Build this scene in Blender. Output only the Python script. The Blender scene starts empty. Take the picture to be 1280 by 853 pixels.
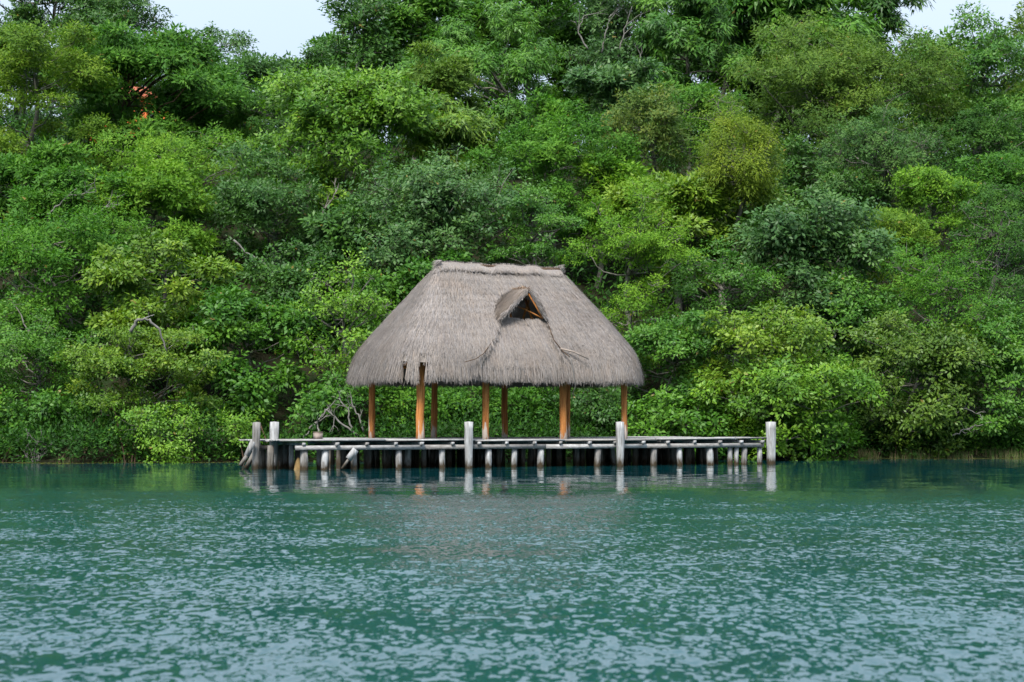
import bpy, math
import numpy as np
from mathutils import Vector

# ------------------------------------------------------------------ camera
scene = bpy.context.scene
COL = scene.collection
CAM_Z, FPX, HORIZON = 1.72, 1980.0, 528.0          # eye height, focal length in photo pixels, horizon row
PITCH = math.atan((HORIZON - 426.5) / FPX)
cam = bpy.data.cameras.new('camera')
cam.sensor_width = 36.0
cam.lens = 36.0 * FPX / 1280.0
cam.clip_start, cam.clip_end = 0.1, 8000.0
cam.dof.use_dof = True
cam.dof.focus_distance = 64.0
cam.dof.aperture_fstop = 2.4
cam_o = bpy.data.objects.new('camera', cam)
COL.objects.link(cam_o)
cam_o.location = (0, 0, CAM_Z)
cam_o.rotation_euler = (math.pi / 2 + PITCH, 0, 0)
scene.camera = cam_o

# ------------------------------------------------------------------ sky, sun, exposure
SUN_EL, SUN_AZ = math.radians(50), math.radians(202)   # azimuth clockwise from +Y
world = bpy.data.worlds.new('World')
scene.world = world
world.use_nodes = True
wn, wl = world.node_tree.nodes, world.node_tree.links
wn.clear()
sky = wn.new('ShaderNodeTexSky'); sky.sky_type = 'NISHITA'; sky.sun_disc = False
sky.sun_elevation = SUN_EL; sky.sun_rotation = SUN_AZ
sky.air_density = 1.0; sky.dust_density = 2.5; sky.ozone_density = 1.2
cl = wn.new('ShaderNodeTexNoise'); cl.inputs['Scale'].default_value = 1.6; cl.inputs['Detail'].default_value = 5
clr = wn.new('ShaderNodeValToRGB')
clr.color_ramp.elements[0].position = 0.3; clr.color_ramp.elements[0].color = (4.7, 6.0, 7.6, 1)
clr.color_ramp.elements[1].position = 0.7; clr.color_ramp.elements[1].color = (6.2, 7.0, 7.9, 1)
wmx = wn.new('ShaderNodeMix'); wmx.data_type = 'RGBA'; wmx.inputs[0].default_value = 0.75
bg = wn.new('ShaderNodeBackground'); bg.inputs['Strength'].default_value = 0.064
wo = wn.new('ShaderNodeOutputWorld')
wl.new(cl.outputs['Fac'], clr.inputs['Fac'])
# overcast luminance: the cloud sheet brightens steadily from horizon to zenith, (1 + 2 sin e) / 3
geo = wn.new('ShaderNodeTexCoord'); sxyz = wn.new('ShaderNodeSeparateXYZ'); wl.new(geo.outputs['Generated'], sxyz.inputs[0])
mr = wn.new('ShaderNodeMapRange'); wl.new(sxyz.outputs['Z'], mr.inputs['Value'])
for k_, v_ in (('From Min', 0.0), ('From Max', 1.0), ('To Min', 0.60), ('To Max', 2.1)): mr.inputs[k_].default_value = v_
cm = wn.new('ShaderNodeVectorMath'); cm.operation = 'SCALE'
wl.new(clr.outputs[0], cm.inputs[0]); wl.new(mr.outputs[0], cm.inputs['Scale'])
wl.new(sky.outputs[0], wmx.inputs[6]); wl.new(cm.outputs[0], wmx.inputs[7])
wl.new(wmx.outputs[2], bg.inputs['Color']); wl.new(bg.outputs[0], wo.inputs['Surface'])

sun = bpy.data.lights.new('sun', 'SUN')
sun.energy = 2.5
sun.angle = math.radians(20)
sun.color = (1.0, 0.96, 0.9)
sun_o = bpy.data.objects.new('sun', sun)
COL.objects.link(sun_o)
sd = Vector((math.sin(SUN_AZ) * math.cos(SUN_EL), math.cos(SUN_AZ) * math.cos(SUN_EL), math.sin(SUN_EL)))
sun_o.rotation_euler = sd.to_track_quat('Z', 'Y').to_euler()
sun_o.location = (0, 0, 80)

vs = scene.view_settings
vs.view_transform = 'Standard'; vs.look = 'None'; vs.gamma = 1.0; vs.use_curve_mapping = False
vs.exposure = 1.4
scene.render.engine = 'CYCLES'
cy = scene.cycles
cy.max_bounces = 6; cy.diffuse_bounces = 2; cy.glossy_bounces = 3; cy.transmission_bounces = 3; cy.transparent_max_bounces = 4
cy.caustics_reflective = False; cy.caustics_refractive = False
cy.use_denoising = True
try:
    cy.denoiser = 'OPENIMAGEDENOISE'; cy.denoising_prefilter = 'ACCURATE'
except Exception:
    pass

# ------------------------------------------------------------------ helpers
CP, SP = math.cos(PITCH), math.sin(PITCH)
def at(px, py, Y):
    """the world point at distance Y that the photograph shows at pixel px, py"""
    a, b = (px - 640) / FPX, (426.5 - py) / FPX
    dy, dz = CP - b * SP, SP + b * CP
    t = Y / dy
    return np.array([a * t, Y, CAM_Z + dz * t])

def link(o, parent=None):
    COL.objects.link(o)
    if parent is not None: o.parent = parent
    return o

def tag(o, label=None, cat=None, group=None, kind=None):
    if label: o['label'] = label
    if cat: o['category'] = cat
    if group: o['group'] = group
    if kind: o['kind'] = kind
    return o

def empty(name, loc=(0, 0, 0), rz=0.0):
    o = bpy.data.objects.new(name, None); o.empty_display_size = 0.3
    o.location = loc; o.rotation_euler = (0, 0, rz)
    return link(o)

def np_mesh(name, V, F, mat, col=None, smooth=False):
    """V (n,3), F list of arrays (m,k) ; col (n,3) per-vertex colour"""
    me = bpy.data.meshes.new(name)
    V = np.ascontiguousarray(V, dtype=np.float32)
    if not isinstance(F, list): F = [F]
    F = [np.asarray(f, dtype=np.int32) for f in F if len(f)]
    me.vertices.add(len(V)); me.vertices.foreach_set('co', V.ravel())
    loops = np.concatenate([f.ravel() for f in F])
    tot = np.concatenate([np.full(len(f), f.shape[1], np.int32) for f in F])
    st = np.concatenate([[0], np.cumsum(tot)[:-1]]).astype(np.int32)
    me.loops.add(len(loops)); me.loops.foreach_set('vertex_index', loops)
    me.polygons.add(len(tot)); me.polygons.foreach_set('loop_start', st)
    if smooth: me.polygons.foreach_set('use_smooth', np.ones(len(tot), dtype=bool))
    me.update(calc_edges=True)
    if col is not None:
        at_ = me.attributes.new('tint', 'FLOAT_COLOR', 'POINT')
        c4 = np.ones((len(V), 4), np.float32); c4[:, :3] = col
        at_.data.foreach_set('color', c4.ravel())
    if mat is not None: me.materials.append(mat)
    return me

def obj(name, me, parent=None):
    return link(bpy.data.objects.new(name, me), parent)

class MB:
    """collects simple solids for one mesh"""
    def __init__(s): s.V = []; s.Q = []; s.T = []; s.n = 0
    def add(s, V, Q=(), T=()):
        V = np.asarray(V, float)
        s.V.append(V)
        if len(Q): s.Q.append(np.asarray(Q) + s.n)
        if len(T): s.T.append(np.asarray(T) + s.n)
        s.n += len(V)
    def box(s, lo, hi, jit=0.0, rng=None):
        x0, y0, z0 = lo; x1, y1, z1 = hi
        V = np.array([[x0,y0,z0],[x1,y0,z0],[x1,y1,z0],[x0,y1,z0],[x0,y0,z1],[x1,y0,z1],[x1,y1,z1],[x0,y1,z1]], float)
        if jit: V += rng.uniform(-jit, jit, V.shape)
        s.add(V, [[0,3,2,1],[4,5,6,7],[0,1,5,4],[1,2,6,5],[2,3,7,6],[3,0,4,7]])
    def tube(s, P, R, k=8, cap=True):
        P = np.asarray(P, float); R = np.broadcast_to(np.asarray(R, float), (len(P),))
        d = np.gradient(P, axis=0); d /= np.linalg.norm(d, axis=1)[:, None] + 1e-9
        ref = np.array([0.31, 0.83, 0.47]); 
        a = np.cross(d, ref); a /= np.linalg.norm(a, axis=1)[:, None] + 1e-9
        b = np.cross(d, a)
        ang = np.arange(k) / k * 2 * math.pi
        V = P[:, None, :] + R[:, None, None] * (np.cos(ang)[None, :, None] * a[:, None, :] + np.sin(ang)[None, :, None] * b[:, None, :])
        n = len(P)
        i = np.arange(n - 1)[:, None] * k; j = np.arange(k)[None, :]; j2 = (j + 1) % k
        Q = np.stack([i + j, i + j2, i + k + j2, i + k + j], -1).reshape(-1, 4)
        V = V.reshape(-1, 3); T = []
        if cap:
            V = np.vstack([V, P[0], P[-1]]); c0, c1 = n * k, n * k + 1
            for q in range(k):
                T.append([c0, (q + 1) % k, q]); T.append([c1, (n - 1) * k + q, (n - 1) * k + (q + 1) % k])
        s.add(V, Q, T)
    def mesh(s, name, mat, smooth=False):
        return np_mesh(name, np.vstack(s.V), [np.vstack(x) for x in (s.Q, s.T) if x], mat, smooth=smooth)
    def build(s, name, mat, parent=None, smooth=False):
        return obj(name, s.mesh(name, mat, smooth), parent)

def vnoise(x, y, seed=0):
    """smooth 2-D value noise, -1..1"""
    xi, yi = np.floor(x).astype(np.int64), np.floor(y).astype(np.int64)
    xf, yf = x - xi, y - yi
    def h(a, b):
        v = np.sin(a * 127.1 + b * 311.7 + seed * 74.7) * 43758.5453
        return (v - np.floor(v)) * 2 - 1
    sx, sy = xf * xf * (3 - 2 * xf), yf * yf * (3 - 2 * yf)
    return (h(xi, yi) * (1 - sx) + h(xi + 1, yi) * sx) * (1 - sy) + (h(xi, yi + 1) * (1 - sx) + h(xi + 1, yi + 1) * sx) * sy

def unit(v): return v / (np.linalg.norm(v, axis=-1, keepdims=True) + 1e-9)

# ------------------------------------------------------------------ materials
class N:
    """tiny node-tree builder"""
    def __init__(s, name):
        s.m = bpy.data.materials.new(name); s.m.use_nodes = True
        s.t = s.m.node_tree; s.t.nodes.clear(); s.out = s.t.nodes.new('ShaderNodeOutputMaterial')
    def n(s, typ, **kw):
        x = s.t.nodes.new('ShaderNode' + typ)
        for k, v in kw.items():
            if k.startswith('i_'): x.inputs[k[2:].replace('_', ' ')].default_value = v
            else: setattr(x, k, v)
        return x
    def l(s, a, b): s.t.links.new(a, b)
    def noise(s, vec, scale, detail=3, rough=0.55, dist=0.0):
        x = s.n('TexNoise'); x.inputs['Scale'].default_value = scale; x.inputs['Detail'].default_value = detail
        x.inputs['Roughness'].default_value = rough; x.inputs['Distortion'].default_value = dist
        if vec is not None: s.l(vec, x.inputs['Vector'])
        return x.outputs['Fac']
    def ramp(s, fac, stops):
        x = s.n('ValToRGB'); e = x.color_ramp.elements
        while len(e) < len(stops): e.new(0.5)
        for el, (p, c) in zip(e, stops):
            el.position = p; el.color = (c, c, c, 1) if isinstance(c, (int, float)) else (*c, 1)
        s.l(fac, x.inputs['Fac']); return x.outputs['Color']
    def mix(s, fac, a, b, blend='MIX'):
        x = s.n('Mix', data_type='RGBA', blend_type=blend)
        for v, i in ((fac, 0), (a, 6), (b, 7)):
            if isinstance(v, bpy.types.NodeSocket): s.l(v, x.inputs[i])
            elif isinstance(v, (int, float)): x.inputs[i].default_value = v if i == 0 else (v, v, v, 1)
            else: x.inputs[i].default_value = (*v, 1)
        return x.outputs[2]
    def math(s, op, a, b=None, c=None, clamp=False):
        x = s.n('Math', operation=op, use_clamp=clamp)
        for i, v in enumerate((a, b, c)):
            if v is None: continue
            if isinstance(v, bpy.types.NodeSocket): s.l(v, x.inputs[i])
            else: x.inputs[i].default_value = v
        return x.outputs[0]
    def mapping(s, vec, scale):
        x = s.n('Mapping'); x.inputs['Scale'].default_value = scale; s.l(vec, x.inputs['Vector']); return x.outputs[0]
    def bump(s, h, strength, dist=0.02):
        x = s.n('Bump'); x.inputs['Strength'].default_value = strength; x.inputs['Distance'].default_value = dist
        s.l(h, x.inputs['Height']); return x.outputs[0]
    def principled(s, col, rough=0.8, spec=0.3, normal=None, **kw):
        p = s.n('BsdfPrincipled')
        for v, k in ((col, 'Base Color'), (rough, 'Roughness'), (spec, 'Specular IOR Level')):
            if isinstance(v, bpy.types.NodeSocket): s.l(v, p.inputs[k])
            elif isinstance(v, (int, float)): p.inputs[k].default_value = v
            else: p.inputs[k].default_value = (*v, 1)
        for k, v in kw.items(): p.inputs[k.replace('_', ' ')].default_value = v
        if normal is not None: s.l(normal, p.inputs['Normal'])
        return p.outputs[0]
    def done(s, sh): s.l(sh, s.out.inputs['Surface']); return s.m

def mat_leaf(name, rough, spec, trans):
    b = N(name); a = b.n('Attribute', attribute_name='tint')
    p = b.principled(a.outputs['Color'], rough, spec)
    t = b.n('BsdfTranslucent'); b.l(b.mix(1.0, a.outputs['Color'], (1.05, 1.2, 0.5), 'MULTIPLY'), t.inputs['Color'])
    m = b.n('MixShader'); m.inputs[0].default_value = trans
    b.l(p, m.inputs[1]); b.l(t.outputs[0], m.inputs[2])
    return b.done(m.outputs[0])

def mat_bark(name, c0, c1, scale=6.0):
    b = N(name); g = b.n('NewGeometry').outputs['Position']
    n1 = b.noise(b.mapping(g, (1, 1, 0.35)), scale, 4)
    n2 = b.noise(g, scale * 5, 3)
    c = b.ramp(n1, [(0.3, c0), (0.7, c1)])
    c = b.mix(0.35, c, b.ramp(n2, [(0.35, 0.25), (0.7, 1.0)]), 'MULTIPLY')
    return b.done(b.principled(c, 0.9, 0.15, b.bump(n2, 0.6, 0.03)))

M = {}
M['leaf'] = mat_leaf('leaf_matte', 0.6, 0.18, 0.32)
M['leaf_gloss'] = mat_leaf('leaf_glossy', 0.48, 0.3, 0.28)
M['bark_grey'] = mat_bark('bark_grey', (0.10, 0.09, 0.075), (0.26, 0.245, 0.21))
M['bark_brown'] = mat_bark('bark_brown', (0.045, 0.028, 0.018), (0.13, 0.085, 0.055))
M['bark_pale'] = mat_bark('bark_pale', (0.12, 0.108, 0.096), (0.25, 0.24, 0.22))

def mat_ground():
    b = N('forest_floor'); g = b.n('NewGeometry').outputs['Position']
    n1 = b.noise(g, 0.8, 5); n2 = b.noise(g, 9.0, 4)
    c = b.ramp(n1, [(0.3, (0.016, 0.014, 0.008)), (0.5, (0.026, 0.026, 0.012)), (0.7, (0.018, 0.034, 0.010))])
    c = b.mix(0.5, c, b.ramp(n2, [(0.3, 0.3), (0.7, 1.0)]), 'MULTIPLY')
    return b.done(b.principled(c, 0.95, 0.1, b.bump(n2, 0.8, 0.08)))
M['ground'] = mat_ground()

def mat_water():
    b = N('lagoon_water'); g = b.n('NewGeometry').outputs['Position']
    sep = b.n('SeparateXYZ'); b.l(g, sep.inputs[0])
    # wind: calm in the lee of the shore, ruffled on the open lagoon, in gusty patches
    edge = b.noise(b.mapping(g, (0.10, 0.12, 1)), 1.0, 4)
    yy = b.math('ADD', sep.outputs['Y'], b.math('MULTIPLY', b.math('SUBTRACT', edge, 0.5), 14.0))
    wind = b.n('MapRange', interpolation_type='SMOOTHSTEP')
    for k, v in (('From Min', 31.0), ('From Max', 43.0), ('To Min', 1.0), ('To Max', 0.0)): wind.inputs[k].default_value = v
    b.l(yy, wind.inputs['Value'])
    gust = b.ramp(b.noise(b.mapping(g, (0.22, 0.4, 1)), 1.0, 4, 0.6), [(0.30, 0.40), (0.70, 1.15)])
    amp = b.math('MULTIPLY', wind.outputs[0], gust)
    amp = b.math('ADD', b.math('MULTIPLY', amp, 0.93), 0.07)
    def slope(scale, detail):
        x = b.n('TexNoise'); x.inputs['Scale'].default_value = 1.0; x.inputs['Detail'].default_value = detail; x.inputs['Roughness'].default_value = 0.55
        b.l(b.mapping(g, scale), x.inputs['Vector'])
        v = b.n('VectorMath', operation='SUBTRACT'); b.l(x.outputs['Color'], v.inputs[0]); v.inputs[1].default_value = (0.5, 0.5, 0.5)
        return v.outputs[0]
    def scaled(v, k):
        x = b.n('VectorMath', operation='SCALE'); b.l(v, x.inputs[0])
        if isinstance(k, bpy.types.NodeSocket): b.l(k, x.inputs['Scale'])
        else: x.inputs['Scale'].default_value = k
        return x.outputs[0]
    def add(u, v):
        x = b.n('VectorMath', operation='ADD'); b.l(u, x.inputs[0]); b.l(v, x.inputs[1]); return x.outputs[0]
    # wind chop runs towards the open lagoon: the short steep faces look away from the shore
    chop = add(scaled(slope((9.5, 5.4, 1), 3), 1.05), scaled(slope((1.7, 1.4, 1), 2), 0.5))
    cs = b.n('SeparateXYZ'); b.l(chop, cs.inputs[0])
    face = b.math('MULTIPLY_ADD', b.math('ABSOLUTE', cs.outputs['Y']), -1.05, -0.03)
    cc_ = b.n('CombineXYZ'); b.l(b.math('MULTIPLY', cs.outputs['X'], 1.2), cc_.inputs['X']); b.l(face, cc_.inputs['Y'])
    tot = add(scaled(cc_.outputs[0], amp), scaled(slope((0.9, 1.9, 1), 2), 0.085))
    fl = b.n('VectorMath', operation='MULTIPLY_ADD'); b.l(tot, fl.inputs[0]); fl.inputs[1].default_value = (1.0, 1.0, 0.0); fl.inputs[2].default_value = (0, 0, 1)
    nn = b.n('VectorMath', operation='NORMALIZE'); b.l(fl.outputs[0], nn.inputs[0])
    body = b.ramp(b.noise(b.mapping(g, (0.06, 0.1, 1)), 1.0, 2), [(0.3, (0.002, 0.038, 0.044)), (0.7, (0.003, 0.054, 0.061))])
    sh = b.principled(body, 0.04, 0.5, nn.outputs[0], IOR=1.4, Coat_Weight=0.35, Coat_Roughness=0.04, Coat_IOR=1.45)
    b.l(nn.outputs[0], sh.node.inputs['Coat Normal'])
    return b.done(sh)
M['water'] = mat_water()

def mat_thatch():
    b = N('thatch'); a = b.n('Attribute', attribute_name='tint')
    g = b.n('TexCoord').outputs['Object']
    n1 = b.noise(g, 0.9, 4); n2 = b.noise(b.mapping(g, (14, 14, 2.5)), 1.0, 4)
    c = b.mix(0.8, a.outputs['Color'], b.ramp(n1, [(0.3, (0.82, 0.80, 0.80)), (0.5, (1, 1, 1)), (0.72, (0.97, 0.91, 0.86))]), 'MULTIPLY')
    c = b.mix(0.5, c, b.ramp(n2, [(0.3, 0.55), (0.65, 1.0)]), 'MULTIPLY')
    return b.done(b.principled(c, 0.85, 0.2, b.bump(n2, 0.5, 0.02)))
M['thatch'] = mat_thatch()

def mat_post():
    b = N('orange_post_wood'); g = b.n('TexCoord').outputs['Object']
    geo = b.n('NewGeometry').outputs['Position']
    sep = b.n('SeparateXYZ'); b.l(geo, sep.inputs[0])
    st = b.noise(b.mapping(geo, (16, 16, 1.3)), 1.0, 4, 0.6)
    c = b.ramp(st, [(0.28, (0.14, 0.045, 0.012)), (0.5, (0.38, 0.145, 0.036)), (0.75, (0.50, 0.23, 0.075))])
    # bleached, peeled patches near the deck
    low = b.math('SUBTRACT', 1.0, b.math('MULTIPLY', b.math('SUBTRACT', sep.outputs['Z'], 1.0), 0.85), clamp=True)
    pk = b.noise(b.mapping(geo, (9, 9, 1.1)), 1.0, 3)
    pw = b.math('MULTIPLY', b.ramp(b.math('ADD', b.math('MULTIPLY', low, 0.30), pk), [(0.70, 0.0), (0.77, 1.0)]), 0.85)
    c = b.mix(pw, c, (0.46, 0.41, 0.36))
    return b.done(b.principled(c, 0.75, 0.25, b.bump(st, 0.6, 0.02)))
M['post'] = mat_post()

def mat_grey_wood(name, lo, hi, wet=True):
    b = N(name); geo = b.n('NewGeometry').outputs['Position']
    inf = b.n('ObjectInfo').outputs['Random']
    sep = b.n('SeparateXYZ'); b.l(geo, sep.inputs[0])
    st = b.noise(b.mapping(geo, (14, 14, 1.6)) if wet else b.mapping(geo, (3, 9, 12)), 1.0, 4, 0.6)
    c = b.ramp(st, [(0.28, lo), (0.55, tuple(0.5 * (x + y) for x, y in zip(lo, hi))), (0.75, hi)])
    v = b.math('ADD', b.math('MULTIPLY', inf, 0.55), 0.55)
    c = b.mix(1.0, c, b.ramp(v, [(0.5, (0.5, 0.46, 0.42)), (0.8, (0.9, 0.9, 0.9)), (1.0, (1.0, 1.0, 1.0))]), 'MULTIPLY')
    if wet:   # tide-stained, algae-brown foot
        zz = b.math('ADD', sep.outputs['Z'], b.math('MULTIPLY', b.math('SUBTRACT', b.noise(b.mapping(geo, (8, 8, 3)), 1.0, 3), 0.5), 0.55))
        foot = b.ramp(zz, [(0.08, 1.0), (0.34, 0.0)])
        c = b.mix(foot, c, (0.045, 0.032, 0.018))
    return b.done(b.principled(c, 0.85, 0.2, b.bump(st, 0.6, 0.02)))
M['pile'] = mat_grey_wood('bleached_pile_wood', (0.16, 0.15, 0.14), (0.55, 0.555, 0.56))
M['pile_dark'] = mat_grey_wood('weathered_dark_wood', (0.08, 0.07, 0.06), (0.27, 0.25, 0.225))
M['board'] = mat_grey_wood('weathered_board', (0.20, 0.19, 0.18), (0.48, 0.475, 0.475), wet=False)
M['box'] = mat_grey_wood('brown_grey_wood', (0.20, 0.16, 0.13), (0.36, 0.30, 0.26), wet=False)
M['stump'] = mat_bark('ochre_stump', (0.16, 0.095, 0.035), (0.34, 0.23, 0.10), 9)

def mat_plain(name, c, rough=0.8, var=0.25):
    b = N(name); g = b.n('TexCoord').outputs['Object']
    n1 = b.noise(g, 2.0, 5)
    return b.done(b.principled(b.mix(1.0, c, b.ramp(n1, [(0.3, 1 - var), (0.7, 1.0)]), 'MULTIPLY'), rough, 0.3, b.bump(b.noise(g, 25, 3), 0.2, 0.01)))
M['orange'] = mat_plain('orange_plaster', (0.62, 0.14, 0.035))
M['roof_tile'] = mat_plain('terracotta', (0.35, 0.10, 0.05))
M['glass'] = mat_plain('window_dark', (0.02, 0.025, 0.03), 0.1, 0.05)
M['white'] = mat_plain('white_trim', (0.7, 0.69, 0.66))

# ------------------------------------------------------------------ terrain and water
def shore(x):
    x = np.asarray(x, float)
    return 70.5 + 2.6 * np.tanh((x + 2) / 9.0) + 2.2 / (1 + np.exp(-(x - 12) / 3.0)) + 0.6 * np.sin(x * 0.43) + 0.35 * np.sin(x * 1.13 + 1)

def terrain(x, y):
    x = np.asarray(x, float); y = np.asarray(y, float)
    s = y - shore(x)
    under = np.maximum(-3.0, 0.05 + s * 0.30)
    sp = np.maximum(s, 0)
    rise = 27.0 * (1 - np.exp(-(sp / 34.0) ** 1.4))
    up = 0.05 + 0.28 * np.minimum(sp, 1.0) + rise + 0.35 * np.minimum(sp / 6, 1) * vnoise(x * 0.22, y * 0.22, 3)
    return np.where(s < 0, under, up)

def axis(lo, hi, a, b, step, far):
    core = np.arange(a, b + step, step)
    l = a - np.geomspace(step * 2, a - lo, far)[::-1]; r = core[-1] + np.geomspace(step * 2, hi - core[-1], far)
    return np.concatenate([l, core, r])

def grid_mesh(name, xs, ys, zf, mat):
    X, Y = np.meshgrid(xs, ys)
    V = np.stack([X, Y, zf(X, Y)], -1).reshape(-1, 3)
    nx, ny = len(xs), len(ys)
    i = (np.arange(ny - 1)[:, None] * nx + np.arange(nx - 1)[None, :]).ravel()
    return np_mesh(name, V, np.stack([i, i + 1, i + nx + 1, i + nx], -1), mat, smooth=True)

tag(obj('ground', grid_mesh('ground', axis(-3500, 3500, -70, 70, 0.8, 14),
    np.concatenate([np.arange(58, 140, 0.8), np.geomspace(142, 3500, 16)]), terrain, M['ground'])), kind='structure')
wx = axis(-3500, 3500, -60, 60, 8, 10)
tag(obj('water', grid_mesh('water', wx, np.concatenate([-np.geomspace(3000, 10, 10), np.arange(0, 90, 6.0)]),
    lambda X, Y: X * 0.0, M['water'])), kind='structure')

# ------------------------------------------------------------------ foliage
def leaves(P, D, Nn, L, W, fold=0.12, droop=0.1, tri=False):
    """one kite-shaped quad per leaf"""
    Nn = unit(Nn - D * np.sum(D * Nn, -1, keepdims=True))
    S = np.cross(D, Nn)
    L = L[:, None]; W = W[:, None]
    if tri:      # far leaves: one triangle each
        V = np.empty((len(P), 3, 3), np.float32)
        V[:, 0] = P + D * L; V[:, 1] = P + S * W * 0.55; V[:, 2] = P - S * W * 0.55
        return V.reshape(-1, 3)
    V = np.empty((len(P), 4, 3), np.float32)
    V[:, 0] = P
    V[:, 1] = P + D * L * 0.48 + S * W * 0.5 + Nn * W * fold
    V[:, 2] = P + D * L - Nn * L * droop
    V[:, 3] = P + D * L * 0.48 - S * W * 0.5 + Nn * W * fold
    return V.reshape(-1, 3)

PAL = {   # leaf colours: ordinary, young growth, old
    'lime':   ((0.095, 0.216, 0.013), (0.158, 0.291, 0.021), (0.050, 0.135, 0.012)),
    'yellow': ((0.095, 0.189, 0.012), (0.166, 0.257, 0.018), (0.054, 0.121, 0.012)),
    'mid':    ((0.055, 0.158, 0.016), (0.095, 0.215, 0.020), (0.031, 0.104, 0.011)),
    'grass':  ((0.060, 0.169, 0.013), (0.099, 0.225, 0.018), (0.032, 0.109, 0.012)),
    'dark':   ((0.040, 0.113, 0.017), (0.069, 0.162, 0.022), (0.026, 0.079, 0.013)),
    'blue':   ((0.055, 0.133, 0.032), (0.095, 0.188, 0.043), (0.033, 0.091, 0.022)),
    'olive':  ((0.077, 0.149, 0.017), (0.121, 0.199, 0.023), (0.045, 0.100, 0.012)),
    'tan':    ((0.085, 0.144, 0.024), (0.150, 0.188, 0.032), (0.048, 0.107, 0.017)),
    'mound':  ((0.121, 0.188, 0.012), (0.194, 0.253, 0.018), (0.073, 0.132, 0.010)),
}
STYLE = {  # leaf length, width/length, leaves per twig, twig radius, lobe flatness, lobe size, droop, gloss
    'broad':  dict(L=0.17, wr=0.50, n=20, rc=0.34, flat=0.85, ls=0.30, down=0.00, gloss=True),
    'fine':   dict(L=0.15, wr=0.46, n=26, rc=0.36, flat=0.88, ls=0.30, down=0.00, gloss=False),
    'droop':  dict(L=0.25, wr=0.30, n=20, rc=0.30, flat=0.75, ls=0.30, down=0.75, gloss=True),
    'pads':   dict(L=0.155, wr=0.46, n=26, rc=0.42, flat=0.45, ls=0.38, down=0.00, gloss=False),
    'mound':  dict(L=0.11, wr=0.30, n=30, rc=0.30, flat=1.10, ls=0.40, down=0.60, gloss=False),
}
TO_CAM = np.array([0, -1.0, 0.05])

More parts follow.
